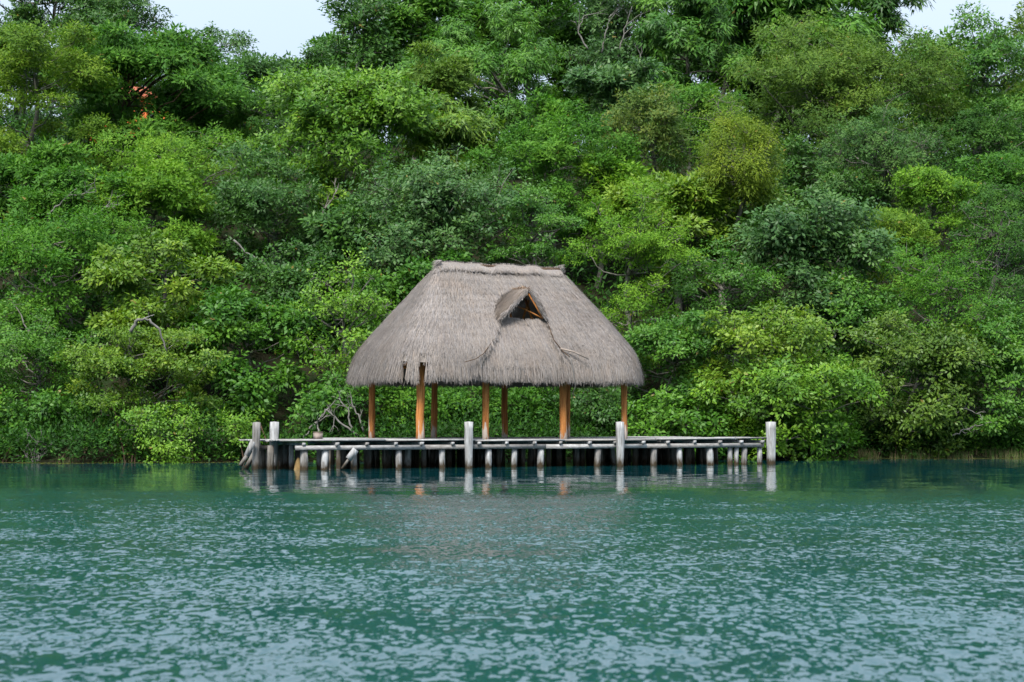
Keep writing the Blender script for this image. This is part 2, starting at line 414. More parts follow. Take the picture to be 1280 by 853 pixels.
def grow(base, C, R, rng, style='broad', pal='mid', nleaf=15000, trunk_r=0.14, bark='bark_grey', airy=1.0, nl=None, dome=False,
         crown_name='crown', trunk_name='trunk', root=None, lean=0.0, show_limbs=0.0, young=0.28, skirt=1.15):
    """a tree: trunk with limbs to every lobe of the crown, and a crown of leafy twigs spread over those lobes"""
    st = dict(STYLE[style]); st['flat'] *= rng.uniform(0.7, 1.2); st['ls'] *= rng.uniform(0.8, 1.2)
    C = np.asarray(C, float); R = np.asarray(R, float)
    d = C[1]
    rm = (R[0] * R[1] * R[2]) ** (1 / 3) * rng.uniform(0.82, 1.2)
    # lobes
    nl = int((nl or int(rng.integers(17, 24))) * 1.75)
    k = np.arange(nl) + 0.5
    zz = 1 - 1.88 * k / nl
    ph = k * 2.39996 + rng.uniform(0, 6.28)
    dirs = np.stack([np.sqrt(np.maximum(0, 1 - zz ** 2)) * np.cos(ph), np.sqrt(np.maximum(0, 1 - zz ** 2)) * np.sin(ph), zz], -1)
    dirs = unit(dirs + rng.normal(0, 0.20, dirs.shape))
    rad = rng.uniform(0.50, 0.98, nl)
    inner = rng.random(nl) < 0.24                 # lobes filling the near heart of the crown
    rad = np.where(inner, rng.uniform(0.1, 0.45, nl), rad)
    LC = C + dirs * R * rad[:, None]
    LC[inner, 1] -= 0.42 * R[1]
    LC[:, 2] -= np.where(dirs[:, 2] < 0, -dirs[:, 2] * R[2] * skirt, 0)      # skirts hang lower than the top rises
    LR = rm * st['ls'] * rng.uniform(0.5, 1.35, nl)
    if dome:
        LC = C + dirs * R * 0.72; LR = rm * st['ls'] * rng.uniform(0.8, 1.05, nl)
    # twigs
    lsc = 1.12 * d / 78.0 * rng.uniform(0.78, 1.5)
    per = st['n']
    ncl = max(30, int(nleaf / per))
    w = LR ** 2; w = w / w.sum()
    li = rng.choice(nl, ncl, p=w)
    td = unit(rng.normal(0, 1, (ncl, 3)))
    outw = unit((LC[li] - C) / R)
    td = unit(td + outw * 0.35 + np.array([0, -0.18, 0.20]))
    low = td[:, 2] < -0.6
    td[low, 2] *= -0.4; td = unit(td)
    back = (td[:, 1] > 0.35) & (rng.random(ncl) < 0.5)
    td[back, 1] *= -1
    rr = np.where(rng.random(ncl) < 0.16, rng.uniform(0.15, 0.7, ncl), 0.70 + 0.62 * rng.random(ncl) ** 1.8)
    lump = 1 + 0.30 * vnoise(td[:, 0] * 3 + li * 7.7, td[:, 2] * 3 + td[:, 1] * 2, 5)
    TC = LC[li] + td * (LR[li] * rr * lump)[:, None] * np.array([1, 1, st['flat']])
    # leaves
    tsz = rng.uniform(0.65, 1.3, ncl)
    cnt = np.maximum(4, (per * tsz * airy).astype(int))
    ti = np.repeat(np.arange(ncl), cnt)
    n = len(ti)
    ax = unit(td[ti] * np.array([1, 1, st['flat']]) + np.array([0, 0, 0.55]))
    rv = unit(rng.normal(0, 1, (n, 3)))
    rc = st['rc'] * lsc * tsz[ti]
    P = TC[ti] + rv * (rc * rng.random(n) ** 0.5)[:, None] * np.array([1, 1, 0.55 if st['down'] == 0 else 0.9])
    tang = unit(rv - ax * np.sum(rv * ax, -1, keepdims=True) * 0.8)
    D = unit(tang + ax * rng.uniform(-0.1, 0.7, (n, 1)) + np.array([0, 0, -1.0]) * st['down'])
    Nn = unit(ax + rng.normal(0, 0.42, (n, 3)) + TO_CAM * 0.12)
    L = st['L'] * lsc * rng.uniform(0.65, 1.25, n)
    V = leaves(P, D, Nn, L, L * st['wr'] * rng.uniform(0.8, 1.2, n), droop=0.12 + 0.1 * st['down'], tri=d > 84)
    kk = 3 if d > 84 else 4
    c0, c1, c2 = (np.array(x) for x in PAL[pal])
    lobe_t = rng.normal(0, 0.30, nl)[li[ti]]
    t = rng.normal(0, 0.28, n) + rng.normal(0, 0.25, ncl)[ti] + lobe_t
    isy = rng.random(ncl)[ti] < young            # twigs with a flush of young leaves
    t = t + np.where(isy, 0.55, -0.05)
    col = np.where(t[:, None] > 0, c0 + (c1 - c0) * np.clip(t, 0, 1.25)[:, None], c0 + (c0 - c2) * np.clip(t, -1.1, 0)[:, None])
    odd = rng.random(n) < 0.003
    col[odd] = np.array([0.20, 0.15, 0.03])
    col = np.repeat(col, kk, axis=0)
    F = np.arange(n * kk, dtype=np.int32).reshape(-1, kk)
    B = np.asarray(base, float)
    if root is None: root = empty('tree', B)
    cr = obj(crown_name, np_mesh(crown_name, V - B, F, M['leaf_gloss' if st['gloss'] else 'leaf'], col), root)
    # wood
    mb = MB()
    topz = C + np.array([rng.normal(0, 0.12) * R[0], 0, R[2] * 0.45])
    if topz[2] < B[2] + 0.5: topz[2] = B[2] + 0.5
    s = np.linspace(0, 1, 12)[:, None]
    H = np.linalg.norm(topz - B)
    wob = np.stack([np.sin(s[:, 0] * 7 + rng.uniform(0, 6)), np.cos(s[:, 0] * 6 + rng.uniform(0, 6)), s[:, 0] * 0], -1) * 0.045 * H * (s * (1 - s) * 4)
    tp = (B - [0, 0, 0.3]) * (1 - s) + topz * s + wob + np.array([lean, 0, 0]) * (s * (1 - s) * 4)
    mb.tube(tp - B, trunk_r * np.linspace(1.15, 0.3, 12), 7)
    for q in range(nl):
        e = LC[q]
        zt = e[2] - (0.35 + 0.35 * rng.random()) * np.hypot(*(e - tp[5])[:2]) * (1.0 if show_limbs < .5 else 1.3)
        a = tp[int(np.clip(np.searchsorted(tp[:, 2], zt), 3, 10))]
        m1 = a * 0.5 + e * 0.5 + rng.normal(0, 0.10, 3) * rm - np.array([0, 0, 0.10 * rm])
        s = np.linspace(0, 1, 6)[:, None]
        lp = a * (1 - s) ** 2 + 2 * m1 * s * (1 - s) + e * s ** 2
        lp[1:-1] += rng.normal(0, 0.035, (4, 3)) * rm
        mb.tube(lp - B, trunk_r * np.linspace(0.34, 0.11, 6) * rng.uniform(0.6, 1.1) * (1 + 0.5 * show_limbs), 5, cap=False)
        mine = np.where(li == q)[0]
        for c_ in mine[:4 + int(5 * show_limbs)]:
            tpnt = TC[c_]; mid = (e + tpnt) / 2 + rng.normal(0, 0.06, 3) * rm
            mb.tube(np.array([e, mid, tpnt]) - B, trunk_r * np.array([0.13, 0.10, 0.05]), 3, cap=False)
    tr = mb.build(trunk_name, M[bark], root, smooth=True)
    return root

def bare_branches(root, pts, r0, rng, name='bare_branch', mat='bark_pale', twigs=5, spread=0.7):
    """a leafless limb along world points with forking twigs; a part of root"""
    B = np.array(root.location); mb = MB()
    pts = np.array(pts, float)
    s = np.linspace(0, len(pts) - 1, 4 * len(pts)); i = np.minimum(s.astype(int), len(pts) - 2); f = (s - i)[:, None]
    P = pts[i] * (1 - f) + pts[i + 1] * f
    P[1:-1] += rng.normal(0, 0.035, (len(P) - 2, 3))
    mb.tube(P - B, np.linspace(r0, r0 * 0.35, len(P)), 6)
    for q in range(twigs):
        j = rng.integers(len(P) // 4, len(P)); a = P[j]
        g = unit(P[min(j + 1, len(P) - 1)] - P[max(j - 1, 0)])
        dv = unit(g * 0.8 + rng.normal(0, 0.55, 3) + [0, 0, 0.15]); ln = spread * rng.uniform(0.4, 1.2)
        b = a + dv * ln * 0.5; c = b + unit(dv + rng.normal(0, 0.35, 3)) * ln * 0.5
        mb.tube(np.array([a, b, c]) - B, r0 * np.array([0.5, 0.35, 0.15]), 5, cap=False)
        for z in range(2):
            e = b + unit(dv + rng.normal(0, 0.6, 3)) * ln * 0.45
            mb.tube(np.array([b, (b + e) / 2 + rng.normal(0, 0.03, 3), e]) - B, r0 * np.array([0.28, 0.2, 0.1]), 4, cap=False)
    return mb.build(name, M[mat], root, smooth=True)

# name, px, py, rx, ry (photo pixels), distance, style, palette, options, label
T = []
def tr(*a, **k): T.append((a, k))
exec_trees = True
# --- skyline row
tr('broadleaf_tree', 55, 12, 115, 62, 128, 'broad', 'dark', 'dense dark green tree in the top left corner of the picture')
tr('broadleaf_tree', 146, 40, 64, 50, 124, 'broad', 'dark', 'dark crown on the skyline just left of the left sky gap', airy=.9)
tr('broadleaf_tree', 268, 66, 44, 40, 122, 'broad', 'blue', 'thin airy crown standing up into the left sky gap', airy=.5, young=.1)
tr('broadleaf_tree', 322, 108, 58, 30, 118, 'pads', 'blue', 'low grey green treetop at the bottom of the left sky gap', airy=.8)
tr('broadleaf_tree', 392, 86, 26, 34, 118, 'broad', 'dark', 'small dark rounded treetop at the right side of the left sky gap')
tr('broadleaf_tree', 456, 44, 44, 58, 122, 'broad', 'dark', 'tall sparse tree with sky showing through, right of left sky gap', airy=.42, show_limbs=.6)
tr('broadleaf_tree', 530, 22, 74, 56, 126, 'broad', 'grass', 'bright green treetop cut by the top edge, above the olive dome')
tr('broadleaf_tree', 655, 8, 92, 52, 130, 'fine', 'mid', 'soft green treetop at the top edge above the large dark tree')
tr('broadleaf_tree', 612, 108, 112, 78, 112, 'droop', 'grass', 'large deep green tree with hanging leaves high above the hut')
tr('broadleaf_tree', 772, 36, 82, 66, 122, 'broad', 'blue', 'pale airy treetop with bare whitish limbs near the top edge', airy=.6, show_limbs=.8, bark='bark_pale')
tr('broadleaf_tree', 852, 60, 66, 74, 119, 'droop', 'mid', 'tall green tree between pale limbed tree and big olive dome')
tr('broadleaf_tree', 905, 20, 50, 48, 127, 'fine', 'blue', 'grey green treetop at the top edge left of bright green crown', airy=.8)
tr('broadleaf_tree', 992, 14, 84, 44, 125, 'droop', 'grass', 'vivid bright green crown at the top edge above olive dome')
tr('broadleaf_tree', 1092, 8, 52, 44, 130, 'droop', 'dark', 'dark thin crown against the sky left of the right sky gap', airy=.6)
tr('broadleaf_tree', 1048, 128, 134, 96, 108, 'fine', 'olive', 'huge rounded olive green dome of leaves in the upper right', nl=30)
tr('broadleaf_tree', 1160, 100, 44, 62, 116, 'broad', 'mid', 'thin tree beside the olive dome under the right sky gap', airy=.45, show_limbs=.5)
tr('broadleaf_tree', 1232, 92, 66, 62, 114, 'broad', 'mid', 'green tree with dark limbs at the right edge under the sky', airy=.75, show_limbs=.6)
tr('broadleaf_tree', 1296, 56, 40, 62, 120, 'fine', 'olive', 'tall feathery tree in the top right corner of the picture', airy=.8)
# --- upper slope
tr('feathery_tree', 44, 112, 76, 94, 98, 'pads', 'yellow', 'yellowish feathery tree at the left edge below dark corner tree', nl=26)
tr('broadleaf_tree', 182, 96, 100, 58, 104, 'pads', 'mid', 'wide flat topped tree with forked brown limbs before orange house', show_limbs=1.0, bark='bark_brown', trunk_r=.2)
tr('broadleaf_tree', 300, 150, 66, 34, 106, 'fine', 'mid', 'low dark green crown right of the orange house')
tr('broadleaf_tree', 350, 140, 46, 36, 103, 'fine', 'dark', 'dusky small crown below the left sky gap')
tr('broadleaf_tree', 545, 108, 52, 42, 102, 'fine', 'olive', 'dark olive rounded crown left of the large deep green tree')
tr('broadleaf_tree', 768, 116, 56, 46, 103, 'broad', 'blue', 'blue green rounded crown with rusty tips below pale limbs')
tr('broadleaf_tree', 1100, 196, 82, 44, 97, 'fine', 'blue', 'grey blue tree with twisting pale trunk under the olive dome', show_limbs=1.0, bark='bark_grey')
tr('broadleaf_tree', 1238, 180, 56, 52, 103, 'fine', 'dark', 'shaded dark tree at the right edge of the upper slope')
tr('broadleaf_tree', 690, 150, 38, 28, 97, 'fine', 'grass', 'small fresh green crown at the foot of large deep green tree')
tr('broadleaf_tree', 872, 138, 50, 34, 102, 'fine', 'mid', 'small green crown above the yellow vine mound')
tr('broadleaf_tree', 985, 220, 52, 50, 102, 'broad', 'dark', 'deep shaded tree between vine mound and grey blue tree', airy=.7)
# --- middle slope
tr('broadleaf_tree', 420, 165, 86, 78, 92, 'broad', 'lime', 'bright lime tree with leaf rosettes and grey limbs, upper left middle', show_limbs=.7, nl=26)
tr('broadleaf_tree', 556, 176, 66, 54, 95, 'droop', 'yellow', 'yellowish tree with hanging leaves below the dark olive crown')
tr('broadleaf_tree', 690, 212, 88, 58, 90, 'fine', 'grass', 'soft mid green dome directly above the ridge right half of hut')
tr('broadleaf_tree', 812, 178, 52, 62, 94, 'fine', 'tan', 'tan and olive tree left of the yellow vine mound', airy=.8)
tr('vine_mound', 924, 206, 46, 60, 84.5, 'mound', 'mound', 'golden vine covered mound shaped like a hood', dome=True, nl=20, airy=1.5, skirt=.75)
tr('bamboo_clump', 905, 155, 38, 34, 95, 'mound', 'yellow', 'wispy yellow green tuft rising behind the vine mound', airy=.7)
tr('broadleaf_tree', 232, 206, 106, 34, 94, 'pads', 'lime', 'wide flat lime crown below the orange house')
tr('broadleaf_tree', 52, 226, 84, 42, 92, 'fine', 'mid', 'mid green crown under the feathery tree at the left edge')
tr('broadleaf_tree', 1168, 248, 54, 36, 92, 'pads', 'lime', 'pale lime tree of layered sprays below the grey blue tree')
tr('broadleaf_tree', 1248, 236, 48, 44, 94, 'fine', 'mid', 'dull green crown at right edge beside the pale lime sprays')
tr('broadleaf_tree', 1060, 250, 44, 40, 96, 'broad', 'dark', 'shadowy crown behind the blue green tree at right', airy=.8)
# --- lower slope
tr('broadleaf_tree', 205, 258, 58, 66, 86, 'fine', 'lime', 'tight rounded lime tree in the left middle of the slope', nl=20)
tr('broadleaf_tree', 92, 262, 88, 48, 86, 'fine', 'mid', 'greyish green crown with bare twigs left of rounded lime tree', show_limbs=.8, airy=.8)
tr('broadleaf_tree', 338, 262, 72, 74, 87, 'broad', 'dark', 'dark tree with bare grey limb below the bright lime tree', airy=.8, show_limbs=.8)
tr('broadleaf_tree', 555, 268, 112, 76, 82, 'broad', 'blue', 'broad blue grey tree right above the hut ridge', nl=30)
tr('broadleaf_tree', 668, 288, 62, 52, 80, 'broad', 'mid', 'dark leaved crown touching the right part of the hut ridge')
tr('broadleaf_tree', 800, 318, 70, 84, 78, 'fine', 'lime', 'tall bright lime tree just right of the hut roof', nl=26)
tr('broadleaf_tree', 862, 262, 78, 52, 86, 'broad', 'yellow', 'yellow green crown below the vine mound')
tr('broadleaf_tree', 765, 232, 40, 40, 90, 'fine', 'lime', 'narrow light green crown between soft dome and tan tree')
tr('broadleaf_tree', 1010, 318, 88, 66, 82, 'broad', 'blue', 'dark blue green crown at right centre of the slope', nl=24)
tr('broadleaf_tree', 1112, 306, 62, 46, 85, 'pads', 'yellow', 'layered yellow lime crown below the grey blue tree')
tr('broadleaf_tree', 1172, 376, 88, 70, 78, 'fine', 'grass', 'large mid green crown at right above the olive mangroves', nl=24)
tr('broadleaf_tree', 1256, 306, 60, 70, 83, 'fine', 'dark', 'dark tree at the right edge halfway up the slope')
tr('broadleaf_tree', 440, 300, 62, 52, 82, 'broad', 'dark', 'shadowed dark tree left of the hut ridge')
# --- shore row
tr('mangrove_tree', 56, 336, 92, 66, 78, 'fine', 'grass', 'broad green crown at the left edge halfway down')
tr('mangrove_tree', 196, 356, 86, 58, 75, 'broad', 'yellow', 'yellow green crown above the arched bare branch')
tr('mangrove_tree', 36, 446, 84, 78, 73, 'broad', 'grass', 'leafy mangrove at the left edge above the dead shrub')
tr('mangrove_tree', 178, 470, 100, 72, 71, 'broad', 'yellow', 'big yellowish mangrove with arched bare branch at the left shore', nl=28)
tr('mangrove_tree', 300, 432, 76, 66, 74, 'broad', 'grass', 'green mangrove overhanging the left end of the pier')
tr('mangrove_shrub', 218, 545, 92, 36, 69.5, 'broad', 'lime', 'low bright mangrove dipping into the water left of pier', nl=22)
tr('mangrove_shrub', 58, 532, 76, 38, 71, 'broad', 'mid', 'low dark mangrove at the left waterline behind dead shrub')
tr('sea_grape_tree', 438, 402, 58, 66, 73, 'broad', 'lime', 'thin yellow leaved tree just left of the hut roof', airy=.6, show_limbs=.8, young=.5)
tr('mangrove_shrub', 415, 508, 46, 36, 71, 'broad', 'mid', 'shrub with bare white roots behind left part of pier', airy=.6, show_limbs=.9, bark='bark_pale')
tr('shrub', 505, 518, 46, 44, 73, 'fine', 'grass', 'green shrub seen under the hut between the left posts')
tr('shrub', 575, 516, 50, 44, 75, 'fine', 'mid', 'green shrub seen under the hut behind the middle posts')
tr('shrub', 660, 516, 50, 46, 76, 'fine', 'mid', 'green shrub seen under the hut left of the doubled post')
tr('shrub', 745, 520, 48, 40, 75, 'broad', 'dark', 'dark shrub seen under the hut left of the rightmost post')
tr('mangrove_tree', 838, 440, 72, 62, 75, 'broad', 'mid', 'green mangrove right beside the right eave of the hut')
tr('mangrove_tree', 950, 432, 92, 44, 74, 'broad', 'yellow', 'spreading yellow green mangrove above the right end of pier', nl=24)
tr('mangrove_tree', 985, 492, 98, 44, 72.5, 'broad', 'lime', 'bright mangrove leaning over the tall post at pier right end', nl=24)
tr('mangrove_shrub', 1012, 545, 60, 32, 73, 'broad', 'grass', 'low bushy mangrove at the water right of the pier')
tr('mangrove_shrub', 850, 536, 66, 32, 73.5, 'broad', 'grass', 'low green shrub behind the right half of the pier')
tr('mangrove_shrub', 925, 540, 40, 30, 73.5, 'fine', 'lime', 'small fresh green bush behind the last piles at right')
tr('mangrove_tree', 1142, 462, 92, 64, 76, 'broad', 'olive', 'olive mangrove at the right shore below the large green crown', nl=24)
tr('mangrove_tree', 1244, 468, 66, 82, 77, 'broad', 'mid', 'mangrove with bare twigs at the right edge of the shore')
tr('mangrove_shrub', 1130, 538, 60, 26, 77, 'broad', 'dark', 'shaded low bush behind the reeds at right')
tr('mangrove_shrub', 1220, 546, 66, 24, 78, 'fine', 'mid', 'low bush behind the reeds at the right edge')
# --- crest behind the skyline row
tr('broadleaf_tree', 20, 110, 110, 70, 134, 'broad', 'dark', 'dark tree glimpsed behind the feathery tree at the left edge')
tr('broadleaf_tree', 130, 100, 80, 66, 134, 'broad', 'dark', 'dark tree glimpsed behind the forked brown limbs')
tr('broadleaf_tree', 470, 110, 70, 66, 132, 'broad', 'mid', 'tree glimpsed behind the top of the bright lime tree')
tr('broadleaf_tree', 560, 70, 84, 70, 135, 'broad', 'dark', 'dark tree behind the bright green treetop at the top edge')
tr('broadleaf_tree', 700, 84, 84, 84, 134, 'broad', 'mid', 'tree glimpsed between large deep green tree and pale limbs')
tr('broadleaf_tree', 790, 112, 70, 70, 132, 'broad', 'dark', 'dark tree behind the blue green crown with rusty tips')
tr('broadleaf_tree', 900, 92, 84, 76, 134, 'broad', 'dark', 'dark tree glimpsed left of the huge olive dome')
tr('broadleaf_tree', 1010, 70, 90, 70, 136, 'broad', 'dark', 'dark tree behind the top of the huge olive dome')
tr('broadleaf_tree', 1060, 138, 84, 54, 128, 'broad', 'dark', 'dark tree behind the middle of the huge olive dome')
tr('broadleaf_tree', 1140, 168, 80, 60, 130, 'broad', 'dark', 'dark tree behind the grey blue tree with twisting trunk')
tr('broadleaf_tree', 1240, 158, 84, 60, 130, 'broad', 'dark', 'dark tree low behind the green tree with dark limbs')
tr('broadleaf_tree', 400, 130, 60, 44, 130, 'broad', 'dark', 'dark low tree under the small dark rounded treetop')
tr('broadleaf_tree', 250, 170, 70, 40, 112, 'fine', 'mid', 'green crown hiding the lower storey of the orange house')
tr('broadleaf_tree', 258, 112, 52, 34, 110, 'fine', 'mid', 'green crown hiding the upper storey of the orange house')
tr('broadleaf_tree', 115, 150, 50, 46, 110, 'broad', 'dark', 'dark crown left of the forked brown limbs')
tr('mangrove_shrub', 120, 552, 60, 30, 71, 'broad', 'dark', 'shaded low mangrove between dead shrub and low bright mangrove')
# --- behind the roof and shaded fillers between crowns
tr('broadleaf_tree', 520, 380, 80, 70, 79, 'broad', 'mid', 'tree mostly hidden behind the left part of the thatch')
tr('broadleaf_tree', 640, 420, 90, 70, 79, 'broad', 'mid', 'tree mostly hidden behind the middle of the thatch')
tr('broadleaf_tree', 370, 360, 56, 60, 80, 'broad', 'dark', 'shaded tree left of the thin yellow leaved tree')
tr('broadleaf_tree', 905, 360, 66, 54, 80, 'broad', 'mid', 'shaded crown between the tall lime tree and blue green crown')
tr('broadleaf_tree', 1060, 400, 60, 56, 80, 'broad', 'mid', 'shaded crown behind the spreading yellow green mangrove')
tr('broadleaf_tree', 130, 300, 60, 50, 83, 'fine', 'grass', 'green crown squeezed below rounded lime and greyish crowns')

TREE = {}
for i, (a, k) in enumerate(T):
    name, px, py, rx, ry, d, style, pal, label = a
    rng = np.random.default_rng(100 + i)
    C = at(px, py, d); s = d / FPX
    R = np.array([rx * s, max(rx, ry) * s * 0.88, ry * s]) * np.array([1.12, 1.0, 1.0])
    bx, by = C[0] + rng.normal(0, 0.3) * R[0], d + 0.25 * R[1]
    by = max(by, float(shore(bx)) + 0.6)
    B = np.array([bx, by, float(terrain(bx, by))])
    root = empty(name, B)
    h = max(0.5, C[2] - B[2])
    kw = dict(k); kw.setdefault('trunk_r', min(0.26, 0.05 + 0.016 * h + 0.012 * R[0]))
    area = math.pi * rx * min(ry, 500)
    grow(B, C, R, rng, style, pal, nleaf=int(area * (1.7 if d > 84 else 1.06)), root=root, **kw)
    cat = {'mangrove_shrub': 'shrub', 'shrub': 'shrub', 'vine_mound': 'vine', 'bamboo_clump': 'bamboo'}.get(name, 'tree')
    tag(root, label, cat)
    TREE[label] = root
    if 'mangrove' in name and d < 77:          # arching prop roots into the water
        for q in range(3):
            e = np.array([B[0] + rng.uniform(-1, 1) * R[0] * .8, float(shore(B[0])) - rng.uniform(.1, .9), -.3]); a0 = B + [0, 0, rng.uniform(.5, 1.1)]
            mb = MB(); mm = (a0 + e) / 2 + [0, 0, .55]; sq = np.linspace(0, 1, 7)[:, None]
            mb.tube(a0 * (1 - sq) ** 2 + 2 * mm * sq * (1 - sq) + e * sq ** 2 - B, np.linspace(.05, .028, 7), 5, cap=False)
            mb.build('prop_root', M['bark_brown'], root, smooth=True)

def find(s): return next(v for k, v in TREE.items() if s in k)
rng = np.random.default_rng(7)
bare_branches(find('arched bare branch at'), [at(163, 415, 68.5), at(172, 400, 68.4), at(186, 398, 68.4), at(200, 412, 68.4), at(209, 440, 68.5)], 0.085, rng, twigs=1, spread=.5)
bare_branches(find('bare grey limb'), [at(292, 300, 82), at(310, 318, 82), at(328, 326, 82), at(342, 342, 82), at(362, 362, 82)], 0.055, rng, twigs=3)
for pts in ([at(752, 66, 118), at(757, 40, 118), at(764, 18, 118)], [at(772, 72, 118), at(780, 40, 118), at(790, 8, 118)], [at(798, 88, 117), at(803, 55, 117)],
            [at(735, 62, 118), at(722, 40, 118), at(730, 20, 118)]):
    bare_branches(find('bare whitish limbs'), pts, 0.075, rng, twigs=3, spread=2.0)
for pts in ([at(448, 545, 69), at(418, 520, 69), at(408, 512, 69), at(395, 530, 69)], [at(440, 540, 69), at(435, 515, 69), at(425, 498, 69)], [at(455, 540, 69.2), at(446, 516, 69.2), at(440, 505, 69.2)],
            [at(402, 548, 69), at(395, 530, 69), at(412, 510, 69)], [at(380, 548, 69.5), at(392, 530, 69.5), at(410, 520, 69.5)]):
    bare_branches(find('bare white roots'), pts, 0.05, rng, twigs=4, spread=.7)
for pts in ([at(1185, 520, 74), at(1205, 512, 74), at(1225, 518, 74)], [at(1175, 492, 74), at(1172, 508, 74)], [at(1190, 545, 74), at(1212, 535, 74), at(1240, 528, 74)]):
    bare_branches(find('bare twigs at the right'), pts, 0.04, rng, twigs=4, spread=.7)
for pts in ([at(60, 268, 83), at(85, 245, 83), at(120, 240, 83)], [at(100, 280, 83), at(130, 262, 83), at(150, 255, 83)]):
    bare_branches(find('bare twigs left of'), pts, 0.05, rng, twigs=6, spread=1.0)
for pts in ([at(395, 290, 88), at(388, 262, 88), at(372, 245, 88)], [at(398, 290, 88), at(405, 262, 88), at(420, 240, 88)]):
    bare_branches(find('bright lime tree with leaf'), pts, 0.08, rng, twigs=4, spread=1.2, mat='bark_grey')
for pts in ([at(1206, 262, 90), at(1214, 250, 90), at(1225, 262, 90)],):
    bare_branches(find('pale lime tree of layered'), pts, 0.06, rng, twigs=3, spread=.7)
ds = empty('dead_shrub', at(42, 577, 67.5) * [1, 1, 0])
for q in range(9):
    e = at(42 + rng.uniform(-20, 28), 577 - rng.uniform(14, 42), 67.5 + rng.uniform(-.6, .6))
    b0 = at(40 + rng.normal(0, 5), 577, 67.5); b0[2] = -.1
    bare_branches(ds, [b0, (b0 + e) / 2 + rng.normal(0, .1, 3), e], 0.03, rng, name='branch', twigs=4, spread=.5)
tag(ds, 'leafless grey dead shrub standing in the water at the left shore', 'dead shrub')

# undergrowth and reeds: uncountable
rng = np.random.default_rng(11)
nC = 15000
ux = rng.uniform(-48, 48, nC); uy = shore(ux) + 0.2 + rng.random(nC) ** 1.25 * 56
ux = ux * uy / 100
nsh = 4200                                     # a denser fringe right along the bank
ux[:nsh] = rng.uniform(-30, 30, nsh); uy[:nsh] = shore(ux[:nsh]) + rng.uniform(-.8, 2.6, nsh)
uy[:nsh] = np.where(ux[:nsh] > 12.5, np.maximum(uy[:nsh], shore(ux[:nsh]) + .55), uy[:nsh])
uy[nsh:] = np.maximum(uy[nsh:], shore(ux[nsh:]) - 0.1)
uh = rng.uniform(0.1, 1.0, nC) * rng.choice([1.0, 1.8, 2.8], nC)
uh[:nsh] = rng.uniform(.05, 1.1, nsh)
pocket = (ux < -9.2) & (ux > -12.4) & (uy < 77)          # dark gap at the left end of the pier
uh[pocket] *= .22; uy[pocket] = np.maximum(uy[pocket], shore(ux[pocket]) + .2)
uc = np.stack([ux, uy, np.maximum(terrain(ux, uy), 0.12) + uh], -1)
ti = np.repeat(np.arange(nC), 11); n = len(ti)
rv = unit(rng.normal(0, 1, (n, 3)))
P = uc[ti] + rv * rng.uniform(0.05, 0.6, (n, 1))
L = rng.uniform(0.2, 0.42, n) * np.where(uy[ti] < 78, .62, 1)
V = leaves(P, unit(rv + [0, -.2, .25]), unit(rng.normal(0, .4, (n, 3)) + [0, -.3, 1]), L, L * .48, tri=True)
ub = np.where(rng.random((nC, 1)) < .25, [[0.050, 0.140, 0.014]], [[0.025, 0.078, 0.012]])
cc = ub[ti] * (1 + rng.normal(0, .28, (n, 1))).clip(.4, 2)
tag(obj('undergrowth', np_mesh('undergrowth', V, np.arange(3 * n).reshape(-1, 3), M['leaf'], np.repeat(cc, 3, 0))), 'dark green undergrowth covering the forest floor', 'undergrowth', kind='stuff')

def blades(P, D, S, L, W):
    V = np.empty((len(P), 3, 3), np.float32)
    V[:, 0] = P - S * W[:, None] / 2; V[:, 1] = P + S * W[:, None] / 2; V[:, 2] = P + D * L[:, None]
    return V.reshape(-1, 3)
n = 5200
a = np.concatenate([rng.uniform(12.5, 27, n - 700), rng.uniform(-26, -9, 700)])
yy = shore(a) + rng.normal(0.0, 0.35, n)
P = np.stack([a, yy, np.maximum(terrain(a, yy), -.25) - 0.03], -1)
dens = (vnoise(a * 1.3, yy, 2) > -0.45) & ((a > 0) | (vnoise(a * .8, yy * 0, 9) > .2))
P = P[dens]; n = len(P)
D = unit(rng.normal(0, .22, (n, 3)) + [0, 0, 1]); S = unit(np.stack([rng.normal(0, 1, n), rng.normal(0, .4, n), np.zeros(n)], -1))
L = rng.uniform(.18, .55, n)
cc = np.where(rng.random((n, 1)) < .45, [[0.20, 0.17, 0.09]], [[0.08, 0.15, 0.03]]) * rng.uniform(.6, 1.2, (n, 1))
tag(obj('shore_reeds', np_mesh('shore_reeds', blades(P, D, S, L, rng.uniform(.015, .04, n)), np.arange(3 * n).reshape(-1, 3), M['leaf'], np.repeat(cc, 3, 0))), 'short green and straw coloured reeds along the right shore', 'reeds', kind='stuff')
# leaf litter drifting along the waterline
n = 2600
a = np.concatenate([rng.uniform(-25, -9, 1500), rng.uniform(12, 27, 1100)]); yy = shore(a) - np.abs(rng.normal(0, .5, n)) - .15
P = np.stack([a, yy, np.full(n, .006)], -1)
rv = rng.normal(0, 1, (n, 3)); rv[:, 2] = 0
L = rng.uniform(.06, .16, n)
V = leaves(P, unit(rv), np.tile([0, 0, 1.0], (n, 1)), L, L * .6, droop=0)
cc = np.array([0.17, 0.16, 0.05]) * rng.uniform(.5, 1.3, (n, 1))
tag(obj('floating_leaf_litter', np_mesh('floating_leaf_litter', V, np.arange(4 * n).reshape(-1, 4), M['leaf'], np.repeat(cc, 4, 0))), 'yellowed leaves floating in a thin line along the shore', 'leaf litter', kind='stuff')

